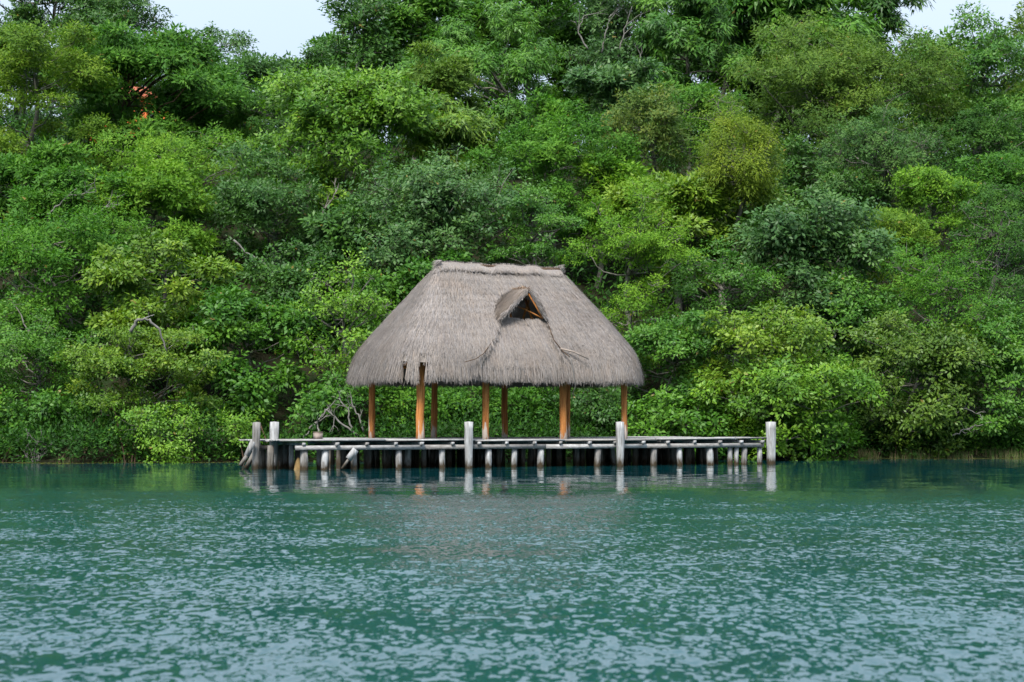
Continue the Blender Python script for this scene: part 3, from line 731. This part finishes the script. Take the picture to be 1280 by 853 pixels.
# ------------------------------------------------------------------ house glimpsed through the trees
hc = at(215, 150, 116)
hz = float(terrain(hc[0], 116)) - 0.3
house = empty('house', (hc[0], 116, hz), 0.12)
tag(house, 'orange painted house almost hidden behind the upper left trees', 'house')
Hh = at(215, 124, 116)[2] - hz
mb = MB(); mb.box((-6, 0, 0), (6, 7, Hh)); mb.build('wall', M['orange'], house)
mb = MB(); V = [[-6.6, -.6, Hh], [6.6, -.6, Hh], [6.6, 7.6, Hh], [-6.6, 7.6, Hh], [-4, 3.5, Hh + 1.6], [4, 3.5, Hh + 1.6]]
mb.add(V, [[0, 1, 5, 4], [2, 3, 4, 5], [3, 2, 1, 0]], [[1, 2, 5], [3, 0, 4]]); mb.build('roof', M['roof_tile'], house)
for wx_ in (-4, -1.2, 1.6, 4.2):
    for wz in (Hh - 2.4, Hh - 5.2):
        mb = MB(); mb.box((wx_ - .55, -.03, wz), (wx_ + .55, .05, wz + 1.3)); w_ = mb.build('window', M['glass'], house)
        mb = MB(); mb.box((wx_ - .65, -.08, wz - .12), (wx_ + .65, .04, wz - .003)); mb.build('sill', M['white'], w_)

# ------------------------------------------------------------------ thatched hut
TH = math.radians(24); CT, ST = math.cos(TH), math.sin(TH)
P0 = np.array([-3.48, 60.0, 0.0])
DECK = 1.07
LU, LVv = 8.73, 5.6
def u_of(px, v):
    """u along the pier front (hut frame) that the photograph shows at column px, at offset v"""
    k = (px - 640) / FPX
    x0, y0 = P0[0] - ST * v, P0[1] + CT * v
    return (k * y0 - x0) / (CT - k * ST)

hut = empty('thatched_hut', P0, TH)
tag(hut, 'open sided hut with steep grey palm thatch roof standing on the pier', 'hut')
rng = np.random.default_rng(21)
def post(u, v, r, ztop, tilt=0.0, name='post'):
    mb = MB(); k = 12; zs = np.linspace(DECK - 0.25, ztop, 7)
    P = np.stack([u + tilt * (zs - DECK) + rng.normal(0, .008, 7), v + rng.normal(0, .008, 7), zs], -1)
    mb.tube(P, r * rng.uniform(.94, 1.06, 7), k)
    return mb.build(name, M['post'], hut, smooth=True)
for i, u in enumerate((0.0, 2.70, 6.02, 8.73)):
    post(u, 0.0, (.16, .135, .15, .125)[i], (4.28, 4.9, 4.9, 4.3)[i], (.012, 0, 0, 0)[i])
for i, u in enumerate((0.0, 2.75, 5.96, 8.93)):
    post(u, LVv, .13, 4.3 if i in (0, 3) else 4.9)
# roof plate beams on the posts
for (a_, b_) in (((0, 0), (LU, 0)), ((0, LVv), (LU, LVv)), ((0, 0), (0, LVv)), ((LU, 0), (LU, LVv))):
    a3 = np.array([a_[0], a_[1], 4.02]); b3 = np.array([b_[0], b_[1], 4.02])
    mb = MB(); mb.tube(np.array([a3, (a3 + b3) / 2, b3]), .09, 8); mb.build('beam', M['post'], hut, smooth=True)

# roof surface: rounded-rectangle eave to a ridge
OV = 1.02; EZ, RZ = 4.06, 8.02; RH = 2.8; RL = 2.5; UC, VC = LU / 2, LVv / 2
def eave_curve(n):
    lo = np.array([-OV - .14, -OV]); hi = np.array([LU + .86, LVv + OV])
    pts = []
    for (cx, cy, sx, sy, r, a0) in ((hi[0], lo[1], -1, 1, 1.25, -90), (hi[0], hi[1], -1, -1, 1.35, 0), (lo[0], hi[1], 1, -1, 1.35, 90), (lo[0], lo[1], 1, 1, 1.75, 180)):
        for q in np.linspace(0, 90, 16):
            a = math.radians(a0 + q); pts.append([cx + sx * r + r * math.cos(a), cy + sy * r + r * math.sin(a)])
    pts = np.array(pts + [pts[0]])
    s = np.concatenate([[0], np.cumsum(np.linalg.norm(np.diff(pts, axis=0), axis=1))])
    q = np.linspace(0, s[-1], n, endpoint=False)
    return np.stack([np.interp(q, s, pts[:, 0]), np.interp(q, s, pts[:, 1])], -1), s[-1]
NS = 720
EC, PER = eave_curve(NS)
def E_at(s):
    f = (s % 1.0) * NS; i = f.astype(int) % NS; j = (i + 1) % NS; w = (f - np.floor(f))[:, None]
    return EC[i] * (1 - w) + EC[j] * w
def out_at(s):
    t = E_at(s + .004) - E_at(s - .004); t = unit(t); return np.stack([t[:, 1], -t[:, 0]], -1)
def ridge_pt(E):
    u = np.clip((E[:, 0] - UC) * 0.66, -RL, RH) + UC
    return np.stack([u, np.full(len(u), VC)], -1)
# the recessed front panel below the gablet, outlined in (u, t) of the front slope
def front_ut(px, py):
    """front-slope coordinates of a photographed point on the thatch"""
    a, b = (px - 640) / FPX, (426.5 - py) / FPX
    dv = np.array([a, CP - b * SP, SP + b * CP]); o = np.array([0, 0, CAM_Z])
    def loc(p): q = p - P0; return np.array([CT * q[0] + ST * q[1], -ST * q[0] + CT * q[1], q[2]])
    lo, ld = loc(o), loc(dv + P0)
    # plane through eave (v=-OV, z=EZ) and ridge (v=VC, z=RZ), bulged 0.1
    nrm = np.array([0, -(RZ - EZ), VC + OV]); p = np.array([0, -OV, EZ + .08])
    k = np.dot(p - lo, nrm) / np.dot(ld, nrm); h = lo + ld * k
    return np.array([h[0], (VC - h[1]) / (VC + OV)])
PANEL = np.array([front_ut(*p) for p in ((661, 372), (681, 397), (691, 427), (703, 442), (711, 452), (713, 474), (575, 474), (581, 453), (595, 449), (605, 442), (614, 430), (621, 418), (626, 400), (640, 385))])
HOLE = np.array([front_ut(*p) for p in ((661, 364), (680, 396), (668, 396), (640, 393), (628, 392))])
def inside(poly, u, t):
    r = np.zeros(len(u), bool); n = len(poly); j = n - 1
    for i in range(n):
        c = ((poly[i, 1] > t) != (poly[j, 1] > t)) & (u < (poly[j, 0] - poly[i, 0]) * (t - poly[i, 1]) / (poly[j, 1] - poly[i, 1] + 1e-12) + poly[i, 0])
        r ^= c; j = i
    return r
def roof(s, t, lift=0.0):
    """point on the thatch; t 0 ridge .. 1 eave edge, up to 1.25 down the hanging fringe"""
    E = E_at(s); Rp = ridge_pt(E); o = out_at(s)
    tt = np.minimum(t, 1.0); q = np.clip((t - 1.0) / 0.25, 0, 1)
    ang = np.clip((tt - 0.82) / 0.18, 0, 1)
    xy = Rp + (E - Rp) * (tt - 0.045 * ang ** 2)[:, None]
    z = RZ + (EZ - RZ) * tt + 0.07 * np.sin(math.pi * tt ** 1.2)
    # rounded, drooping edge
    z = z - 0.20 * ang ** 2
    xy = xy + o * (0.09 * np.sin(q * math.pi * .5))[:, None]
    z = z - 0.80 * q ** 0.85
    z = z + 0.05 * vnoise(xy[:, 0] * 1.1, xy[:, 1] * 1.1 + t * 2, 4)
    n = np.stack([o[:, 0] * .72, o[:, 1] * .72, np.full(len(s), .69)], -1)
    n = np.where((t > 1)[:, None], np.stack([o[:, 0], o[:, 1], np.full(len(s), .15)], -1), n)
    P = np.concatenate([xy, z[:, None]], -1)
    front = (E[:, 1] < -OV + .35)
    rec = front & inside(PANEL, xy[:, 0], np.where(t > 1, 1.0, t))
    P = P + n * (np.where(rec, -0.13, 0.02) + lift)[:, None]
    return P, n, rec
# corner notch where the front left post shows through the fringe
s_all = np.arange(NS) / NS
cpx = P0[0] + CT * EC[:, 0] - ST * EC[:, 1]; cpy = P0[1] + ST * EC[:, 0] + CT * EC[:, 1]
col_px = 640 + FPX * cpx / cpy
near = (EC[:, 0] < 2) & (EC[:, 1] < 2)
def notch(s):
    f = (s * NS).astype(int) % NS
    return near[f] & (np.abs(col_px[f] - 526) < 6.5 + 2.0 * np.sin(f * 2.7))
def notch2(s):
    f = (s * NS).astype(int) % NS
    return near[f] & (np.abs(col_px[f] - 503) < 3.0)

nt = 46
ts = np.concatenate([np.linspace(0, 1, nt), np.linspace(1.03, 1.16, 6)])
S_, T_ = np.meshgrid(s_all, ts)
Pq, _, _ = roof(S_.ravel(), T_.ravel(), -0.03)
rows = len(ts)
i = (np.arange(rows - 1)[:, None] * NS + np.arange(NS)[None, :]).ravel(); j = (np.arange(rows - 1)[:, None] * NS + (np.arange(NS)[None, :] + 1) % NS).ravel()
Fq = np.stack([i, i + NS, j + NS, j], -1)
cen = Pq[Fq].mean(1); ct = T_.ravel()[Fq].mean(1); cs = S_.ravel()[Fq[:, 0]]
kill = inside(HOLE, cen[:, 0], ct) & (cen[:, 1] < VC)
kill |= (ct > 0.985) & (notch(cs) | notch2(cs))
Fq = Fq[~kill]
me = np_mesh('thatch_bed', Pq, Fq, M['thatch'], np.tile(np.array([0.20, 0.175, 0.155]), (len(Pq), 1)), smooth=True)
obj('thatch_bed', me, hut)

def tint(n, rng, P):
    base = np.array([0.252, 0.221, 0.200]); g = rng.normal(0, .12, (n, 1)) + 0.10 * vnoise(P[:, 0] * 1.6, P[:, 2] * 1.6 + P[:, 1], 8)[:, None]
    warm = rng.normal(0, .035, (n, 1)) * np.array([[1.0, 0.2, -1.0]])
    return np.clip(base * (1 + g) * (1 + warm), .03, .8)

def thatch(name, P, D, Nrm, L, W, rng, extra=None):
    S = unit(np.cross(D, Nrm)); n = len(P)
    V = np.empty((n, 4, 3), np.float32)
    V[:, 0] = P - S * W[:, None] / 2; V[:, 1] = P + S * W[:, None] / 2
    tip = P + D * L[:, None]
    V[:, 2] = tip + S * W[:, None] * .22; V[:, 3] = tip - S * W[:, None] * .22
    c = tint(n, rng, P)
    if extra is not None: c = c * extra
    o = obj(name, np_mesh(name, V.reshape(-1, 3), np.arange(4 * n).reshape(-1, 4), M['thatch'], np.repeat(c, 4, 0)), hut)
    o['kind'] = 'stuff'
    return o
# strands lying on the slopes
n = 84000
s = rng.random(n); t = np.sqrt(rng.uniform(0.002, 1.0, n))
s = np.where(rng.random(n) < .35, rng.random(n), s)
keep = ~((E_at(s)[:, 1] > LVv) & (rng.random(n) < .6)); s, t = s[keep], t[keep]; n = len(s)
t = np.clip(t + (np.round(t * 14) / 14 - t) * .35, 0.01, 1.0)       # laid in courses
Pa, na, rec = roof(s, t, 0.0); Pb, _, _ = roof(s, np.minimum(t + .03, 1.02), 0.0)
xyu = Pa[:, 0]
dead = inside(HOLE, Pa[:, 0], t) & (Pa[:, 1] < VC)
D = unit(Pb - Pa); side = unit(np.cross(D, na))
D = unit(D + side * rng.normal(0, .11, (n, 1)) + na * rng.uniform(-.03, .07, (n, 1)))
L = rng.uniform(.25, .62, n); L = np.where(t > .93, L * .6, L)
k = ~dead & ~((t > .88) & (notch(s) | notch2(s)))
thatch('thatch_strands', (Pa + na * rng.uniform(0, .05, (n, 1)))[k], D[k], na[k], L[k], rng.uniform(.008, .019, n)[k], rng)
# hanging fringe round the eave
n = 30000
s = rng.random(n); t = rng.uniform(.95, 1.14, n)
k = ~(notch(s) | notch2(s)); s, t = s[k], t[k]; n = len(s)
Pa, na, rec = roof(s, t, 0.0)
o2 = out_at(s); o3 = np.stack([o2[:, 0], o2[:, 1], np.zeros(n)], -1); tg = np.stack([-o2[:, 1], o2[:, 0], np.zeros(n)], -1)
q = np.clip((t - .95) / .15, 0, 1)[:, None]
D = unit(o3 * (0.30 * (1 - q) + .03) + np.array([0, 0, -1.0]) + tg * rng.normal(0, .09, (n, 1)) + o3 * rng.normal(0, .06, (n, 1)))
rag = 0.5 + .5 * vnoise(s * PER * 2.2, s * 0, 6) + .35 * vnoise(s * PER * 7, s * 0, 7)
zt = 3.30 - .13 * rag + rng.normal(0, .06, n)
L = np.clip((Pa[:, 2] - zt) * rng.uniform(.55, 1.05, n), .12, 1.0)
thatch('thatch_fringe', Pa + o3 * rng.uniform(-.12, .06, (n, 1)), D, o3 + [0, 0, .1], L, rng.uniform(.011, .026, n), rng)
# ridge cap: a folded layer of thatch tied along the ridge
n = 9000
uu = UC + rng.uniform(-RL - .10, RH + .04, n); sg = np.where(rng.random(n) < .7, -1.0, 1.0); a = rng.random(n)
Pr = np.stack([uu, VC + sg * (.32 * a - .06), RZ + .17 - .24 * a + .05 * vnoise(uu * 2, uu * 0, 3)], -1)
D = unit(np.stack([rng.normal(0, .12, n), sg * .62, -.8 + rng.normal(0, .06, n)], -1))
thatch('ridge_cap', Pr, D, np.stack([np.zeros(n), sg * .75, np.full(n, .66)], -1), np.clip(rng.normal(.42, .07, n) - .25 * a, .1, .7), rng.uniform(.012, .028, n), rng, .98)
mb = MB(); xs = np.linspace(UC - RL - .05, UC + RH + .02, 16)
mb.tube(np.stack([xs, np.full(16, VC), RZ - .06 + .03 * np.sin(xs * 2)], -1), .14, 8); mb.build('ridge_pole', M['bark_brown'], hut, smooth=True)
n = 500   # ragged tufts at the two ridge ends
e = np.where(rng.random(n) < .65, -1.0, 1.0)
Pr = np.stack([UC + np.where(e < 0, -RL, RH), VC + rng.uniform(-.28, .28, n), RZ + rng.uniform(-.1, .2, n)], -1)
D = unit(np.stack([e * rng.uniform(.3, 1.0, n), rng.normal(0, .3, n), rng.uniform(-.7, .15, n)], -1))
thatch('ridge_tuft', Pr, D, np.tile([0, -.6, .8], (n, 1)), rng.uniform(.10, .28, n), rng.uniform(.015, .03, n), rng, .95)

# gablet: a small raised gable over a dark smoke hole in the front slope
def front_pt(px, py, push=0.0):
    u, t = front_ut(px, py); return np.array([u, VC - t * (VC + OV) - push * .72, RZ + (EZ - RZ) * t + .10 + push * .69])
A = front_pt(652, 376); A = np.array([A[0], A[1] - .72, A[2] + .62])
# move apex so that it projects to the photographed peak
def proj(p):
    w = np.array([P0[0] + CT * p[0] - ST * p[1], P0[1] + ST * p[0] + CT * p[1], p[2]]) - [0, 0, CAM_Z]
    yc = w[1] * CP + w[2] * SP; zc = -w[1] * SP + w[2] * CP
    return 640 + FPX * w[0] / yc, 426.5 - FPX * zc / yc
for _ in range(12):
    x_, y_ = proj(A); A[0] += (661 - x_) / 33 * 1.08; A[2] += (y_ - 363) / 33
Bk = np.array([A[0] - .05, VC - (VC + OV) * (RZ - (A[2] + .05)) / (RZ - EZ) + .12, A[2] + .08])
Lf = front_pt(626, 401, .12); Rf = front_pt(679, 400, .10)
Lb = front_pt(619, 376, -.12); Rb = front_pt(672, 372, -.10)
Wg = []
def sheet(name, q4, th, rng, ns, edge_jit):
    a, b, c, d_ = (np.asarray(x, float) for x in q4)   # a,b along ridge (front, back); c,d along the lower edge (back, front)
    nrm = unit(np.cross(d_ - a, b - a))
    if nrm[2] < 0: nrm = -nrm
    m = 9
    F_, G_ = np.meshgrid(np.linspace(0, 1, m), np.linspace(0, 1, m)); F_ = F_.reshape(-1, 1); G_ = G_.reshape(-1, 1)
    top_ = (a * (1 - F_) + b * F_) * (1 - G_) + (d_ * (1 - F_) + c * F_) * G_
    V = np.vstack([top_, top_ - nrm * th])
    ii = (np.arange(m - 1)[:, None] * m + np.arange(m - 1)[None, :]).ravel()
    Qt = np.stack([ii, ii + 1, ii + m + 1, ii + m], -1); Qb = Qt[:, ::-1] + m * m
    e0 = np.arange(m - 1); rim = []
    for seq in (np.arange(m), np.arange(m) * m, np.arange(m) + m * (m - 1), np.arange(m) * m + m - 1):
        rim.append(np.stack([seq[e0], seq[e0 + 1], seq[e0 + 1] + m * m, seq[e0] + m * m], -1))
    obj(name, np_mesh(name, V, np.vstack([Qt, Qb] + rim), M['thatch'], np.tile([.27, .24, .22], (len(V), 1))), hut)
    f = rng.random((ns, 1)); g = rng.random((ns, 1)) ** .9 * .95
    top = a * (1 - f) + b * f; bot = d_ * (1 - f) + c * f
    P = top * (1 - g) + bot * g; D = unit(bot - top) + unit(a - b) * rng.normal(.10, .14, (ns, 1)) + nrm * rng.uniform(-.02, .10, (ns, 1))
    L = rng.uniform(.25, .55, ns)
    L = np.minimum(L, (1 - g[:, 0]) * np.linalg.norm(bot - top, axis=1) + rng.uniform(.02, edge_jit, ns))
    thatch(name + '_strands', P + nrm * rng.uniform(.03, .11, (ns, 1)), unit(D), np.tile(nrm, (ns, 1)), L, rng.uniform(.012, .024, ns), rng, np.array([[1.28, 1.2, 1.1]]))  # gablet strands tinted brighter than the roof, painting in light these slopes lack
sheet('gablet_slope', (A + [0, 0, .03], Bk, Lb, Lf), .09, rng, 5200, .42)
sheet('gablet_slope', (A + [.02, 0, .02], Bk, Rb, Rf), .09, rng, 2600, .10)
for foot, cnt in ((Lf, 900), (Rf, 420)):       # shaggy verge along the gablet's open edge
    f = rng.random((cnt, 1)) ** .9; Pv = A * (1 - f) + foot * f + rng.normal(0, .03, (cnt, 3)) + [0, 0, .05]
    dn = unit(foot - A)
    Dv = unit(dn * rng.uniform(.5, 1.1, (cnt, 1)) + np.array([0, -1.0, -.1]) * rng.uniform(.1, .6, (cnt, 1)) + rng.normal(0, .12, (cnt, 3)))
    thatch('gablet_verge', Pv, Dv, np.tile([0, -.7, .7], (cnt, 1)), rng.uniform(.12, .38, cnt), rng.uniform(.014, .03, cnt), rng, rng.uniform(.75, 1.15, (cnt, 1)))
n = 260   # fresh straw on the gablet ridge
f = rng.random((n, 1)); Pr = A * (1 - f) + Bk * f + rng.normal(0, .03, (n, 3)) + [0, 0, .05]
thatch('gablet_straw', Pr, unit(unit(A - Bk) * rng.choice([-1, 1], (n, 1)) + rng.normal(0, .18, (n, 3)) + [-.25, 0, .0]), np.tile([0, -.5, .86], (n, 1)), rng.uniform(.2, .5, n), rng.uniform(.015, .03, n), rng, np.array([[1.25, .92, .6]]))
for (a_, b_, r_) in ((A + [-.02, -.02, -.14], Rf + [-.08, -.02, -.04], .032), (front_pt(648, 380, -.15), Rf + [-.08, .1, 0], .035), (A + [-.02, .1, -.12], Lf + [.1, .15, 0], .04)):
    mb = MB(); mb.tube(np.array([a_, (np.array(a_) + b_) / 2 + [0, 0, .02], b_]), r_, 7); mb.build('rafter', M['post'], hut, smooth=True)
mb = MB(); mb.tube(np.array([front_pt(700, 438, .06), front_pt(716, 444, .14), front_pt(735, 452, .10)]), [.04, .034, .02], 7); mb.build('loose_pole', M['box'], hut, smooth=True)
mb = MB(); mb.tube(np.array([front_pt(682, 398, .03), front_pt(692, 427, .04), front_pt(704, 442, .05), front_pt(711, 449, .10)]), .022, 6); mb.build('edge_binding', M['bark_brown'], hut, smooth=True)
mb = MB(); mb.tube(np.array([front_pt(x_, y_, -.02) for x_, y_ in ((624, 408), (620, 419), (613, 431), (605, 442), (595, 449), (581, 453))]), .016, 5); mb.build('edge_binding', M['bark_brown'], hut, smooth=True)
mb = MB(); f0 = front_pt(711, 448, .12)
mb.tube(np.array([f0, f0 + [.06, -.06, -.35], f0 + [.10, -.10, -.75], f0 + [.22, -.08, -1.15], f0 + [.12, 0, -1.5]]), .016, 5); mb.build('hanging_vine', M['bark_pale'], hut, smooth=True)
# rafters inside
for q in range(9):
    u = UC + (q - 4) * .9
    for sg in (-1, 1):
        ur = np.clip(u, UC - RL, UC + RH)
        mb = MB(); mb.tube(np.array([[ur, VC + sg * .1, RZ - .35], [u, VC + sg * (VC + .1), EZ - .02]]), .05, 6); mb.build('rafter', M['post'], hut, smooth=True)

# ------------------------------------------------------------------ pier
pier = empty('wooden_pier', P0, TH)
tag(pier, 'long low weathered grey timber pier on many bleached piles under the hut', 'pier')
rng = np.random.default_rng(33)
VF, VB, VM = -1.05, 6.7, 2.6
UL, UR = u_of(352, VF), u_of(957, VF)
UL2 = u_of(303, 2.6); UP = -2.2
def boxpart(name, lo, hi, mat, jit=.006, parent=pier):
    mb = MB(); mb.box(lo, hi, jit, rng); return mb.build(name, M[mat], parent)
# deck boards lie lengthwise in staggered runs
w = 0.235
for r in range(int((VB - VF) / w)):
    v = VF + r * w
    left = UL if v < 1.3 else (UL2 if v < VM - .1 else UP)
    u = left + rng.uniform(-.12, .1); first = True
    while u < UR - .2:
        ln = rng.uniform(3.2, 4.6)
        e = min(u + ln, UR + rng.uniform(-.1, .12))
        if UR - e < 1.0: e = UR + rng.uniform(-.12, .12)
        dz = rng.uniform(-.012, .012) + (.03 * math.sin((u - 8) * .35) if v < 0 else 0)
        boxpart('deck_board', (u, v + .006, DECK - .055 + dz), (e - .012, v + w - .006, DECK + dz), 'board', .008)
        u = e
# joists across, their ends showing under the boards
u = UL2 + .3
while u < UR:
    v0 = VF - .02 if u > UL + .05 else 1.25
    boxpart('joist', (u - .06, v0 + rng.uniform(-.05, .06), DECK - .195), (u + .06, VB - .1 if u > UP else VM - .15, DECK - .085), 'pile' if rng.random() < .6 else 'board', .006)
    u += rng.uniform(1.0, 1.3)
# stringers along
for v in (VF + .06, 1.5, 3.4, 5.2, VB - .4):
    u = UL + .55 if v < 0 else (UL2 + .2 if v < VM else UP + .1)
    while u < UR - .3:
        e = min(u + rng.uniform(4.0, 5.2), UR - .05)
        if UR - e < 1.5: e = UR - .05
        dz = rng.uniform(-.012, .012)
        boxpart('stringer', (u, v, DECK - .365 + dz), (e - .008, v + .10, DECK - .20 + dz), 'board' if v < 0 else 'pile_dark', .006)
        u = e
boxpart('stringer', (UL2 + .1, 1.28, DECK - .38), (UL + .4, 1.38, DECK - .22), 'pile_dark')
def pile(u, v, r, ztop, mat='pile', name='pile', sq=False, tilt=None):
    tx, ty = tilt if tilt else rng.normal(0, .035, 2)
    zs = np.linspace(-1.6, ztop, 9); z = zs - .4
    P = np.stack([u + tx * z, v + ty * z, zs], -1)
    mb = MB(); mb.tube(P, r * rng.uniform(.92, 1.08, 9) * np.linspace(1.06, .97, 9), 4 if sq else 9)
    o = mb.build(name, M[mat], pier, smooth=not sq)
    return o
for px, r in ((381, .145), (407, .13), (443, .12), (499, .12), (553, .125), (611, .125), (643, .11), (676, .135), (747, .135), (817, .135), (849, .12), (887, .145), (912, .11), (920, .10), (930, .12), (949, .11)):
    pile(u_of(px, VF + .22), VF + .24, r, DECK - .36)
for px in (356, 362, 372, 329, 336):
    pile(u_of(px, 1.6), 1.6, rng.uniform(.09, .12), DECK - .2, 'pile' if px in (356, 336) else 'pile_dark')
for v in (0.6, 1.5, 2.5, 3.4, 4.4, 5.3, VB - .35):
    u = UL2 + .5 + rng.uniform(0, .6)
    while u < UR:
        if not ((v < 1.2 and u < UL) or (v > VM - .3 and u < UP)): pile(u, v + rng.normal(0, .12), rng.uniform(.09, .135), DECK - .2, 'pile' if rng.random() < .22 else 'pile_dark')
        u += rng.uniform(.6, 1.3)
# square mooring posts standing proud of the deck
for px, v, r in ((321, 1.05, .125), (343.5, 1.05, .14), (586, VF - .13, .135), (775, VF - .13, .135), (963, VF - .05, .165)):
    tx = .02 * rng.normal() if px > 400 else .035
    u = u_of(px, v)
    mb = MB(); zs = np.array([-1.6, -.2, .15, .6, 1.05, 1.45, 1.72 + rng.uniform(-.012, .012)])
    rr = r * np.array([.86, .88, .82, .9, 1.0, 1.0, 1.0]) * rng.uniform(.97, 1.03, 7)
    V = []
    for z, q in zip(zs, rr):
        for (sx, sy) in ((-1, -.75), (-.75, -1), (.75, -1), (1, -.75), (1, .75), (.75, 1), (-.75, 1), (-1, .75)):
            V.append([u + tx * (1.7 - z) * -.5 + sx * q + rng.normal(0, .006), v + sy * q + rng.normal(0, .006), z])
    Q = [[a * 8 + b, a * 8 + (b + 1) % 8, a * 8 + 8 + (b + 1) % 8, a * 8 + 8 + b] for a in range(6) for b in range(8)]
    V.append([u, v, zs[-1] + .015]); T3 = [[len(V) - 1, 48 + b, 48 + (b + 1) % 8] for b in range(8)]
    mb.add(V, Q, T3); mb.build('mooring_post', M['pile'], pier)
# slanting braces
def beam(name, a, b, wd, th, mat):
    a = np.array(a, float); b = np.array(b, float); d_ = unit(b - a); sv = unit(np.cross(d_, [0, 1, 0])); nv = np.cross(d_, sv)
    V = [p + sv * sx * wd / 2 + nv * sy * th / 2 for p in (a, b) for (sx, sy) in ((-1, -1), (1, -1), (1, 1), (-1, 1))]
    mb = MB(); mb.add(V, [[0, 1, 2, 3], [7, 6, 5, 4], [0, 4, 5, 1], [1, 5, 6, 2], [2, 6, 7, 3], [3, 7, 4, 0]])
    return mb.build(name, M[mat], pier)
def zpx(py, px, v):
    y = P0[1] + ST * u_of(px, v) + CT * v
    return CAM_Z + (HORIZON - py) / FPX * y
for (x0, y0, x1, y1, v, wd, mt) in ((317, 552, 309, 570, .8, .20, 'pile'), (309, 570, 301, 582, .75, .13, 'pile_dark'), (322, 560, 308, 586, 1.3, .16, 'pile_dark'), (445, 562, 436, 574, VF - .02, .24, 'pile'), (437, 573, 428, 586, VF - .0, .09, 'pile_dark')):
    beam('brace', (u_of(x0, v), v, zpx(y0, x0, v)), (u_of(x1, v), v, zpx(y1, x1, v)), wd, .07, mt)
# swollen ochre stump at the foot of a pile
u = u_of(373.5, -.6); mb = MB()
mb.tube(np.array([[u, -.6, -.5], [u, -.6, 0], [u + .02, -.6, .15], [u + .01, -.6, .33], [u, -.6, .44]]), [.16, .16, .15, .10, .03], 9)
tag(mb.build('pile_stump', M['stump'], pier, smooth=True), 'ochre brown rotted stump at the waterline')
# small box on the deck
u = u_of(398, .2); z1 = zpx(540.5, 398, .2)
bx = empty('wooden_block', (P0[0] + CT * u - ST * .2, P0[1] + ST * u + CT * .2, DECK + .012), TH + .1)
mb = MB(); mb.box((-.135, -.135, 0), (.135, .135, z1 - DECK - .04), .008, rng); mb.build('body', M['box'], bx)
mb = MB(); mb.box((-.142, -.142, z1 - DECK - .038), (.142, .142, z1 - DECK), .006, rng); mb.build('lid', M['box'], bx)
tag(bx, 'small square brown grey wooden block sitting on the left deck', 'block')
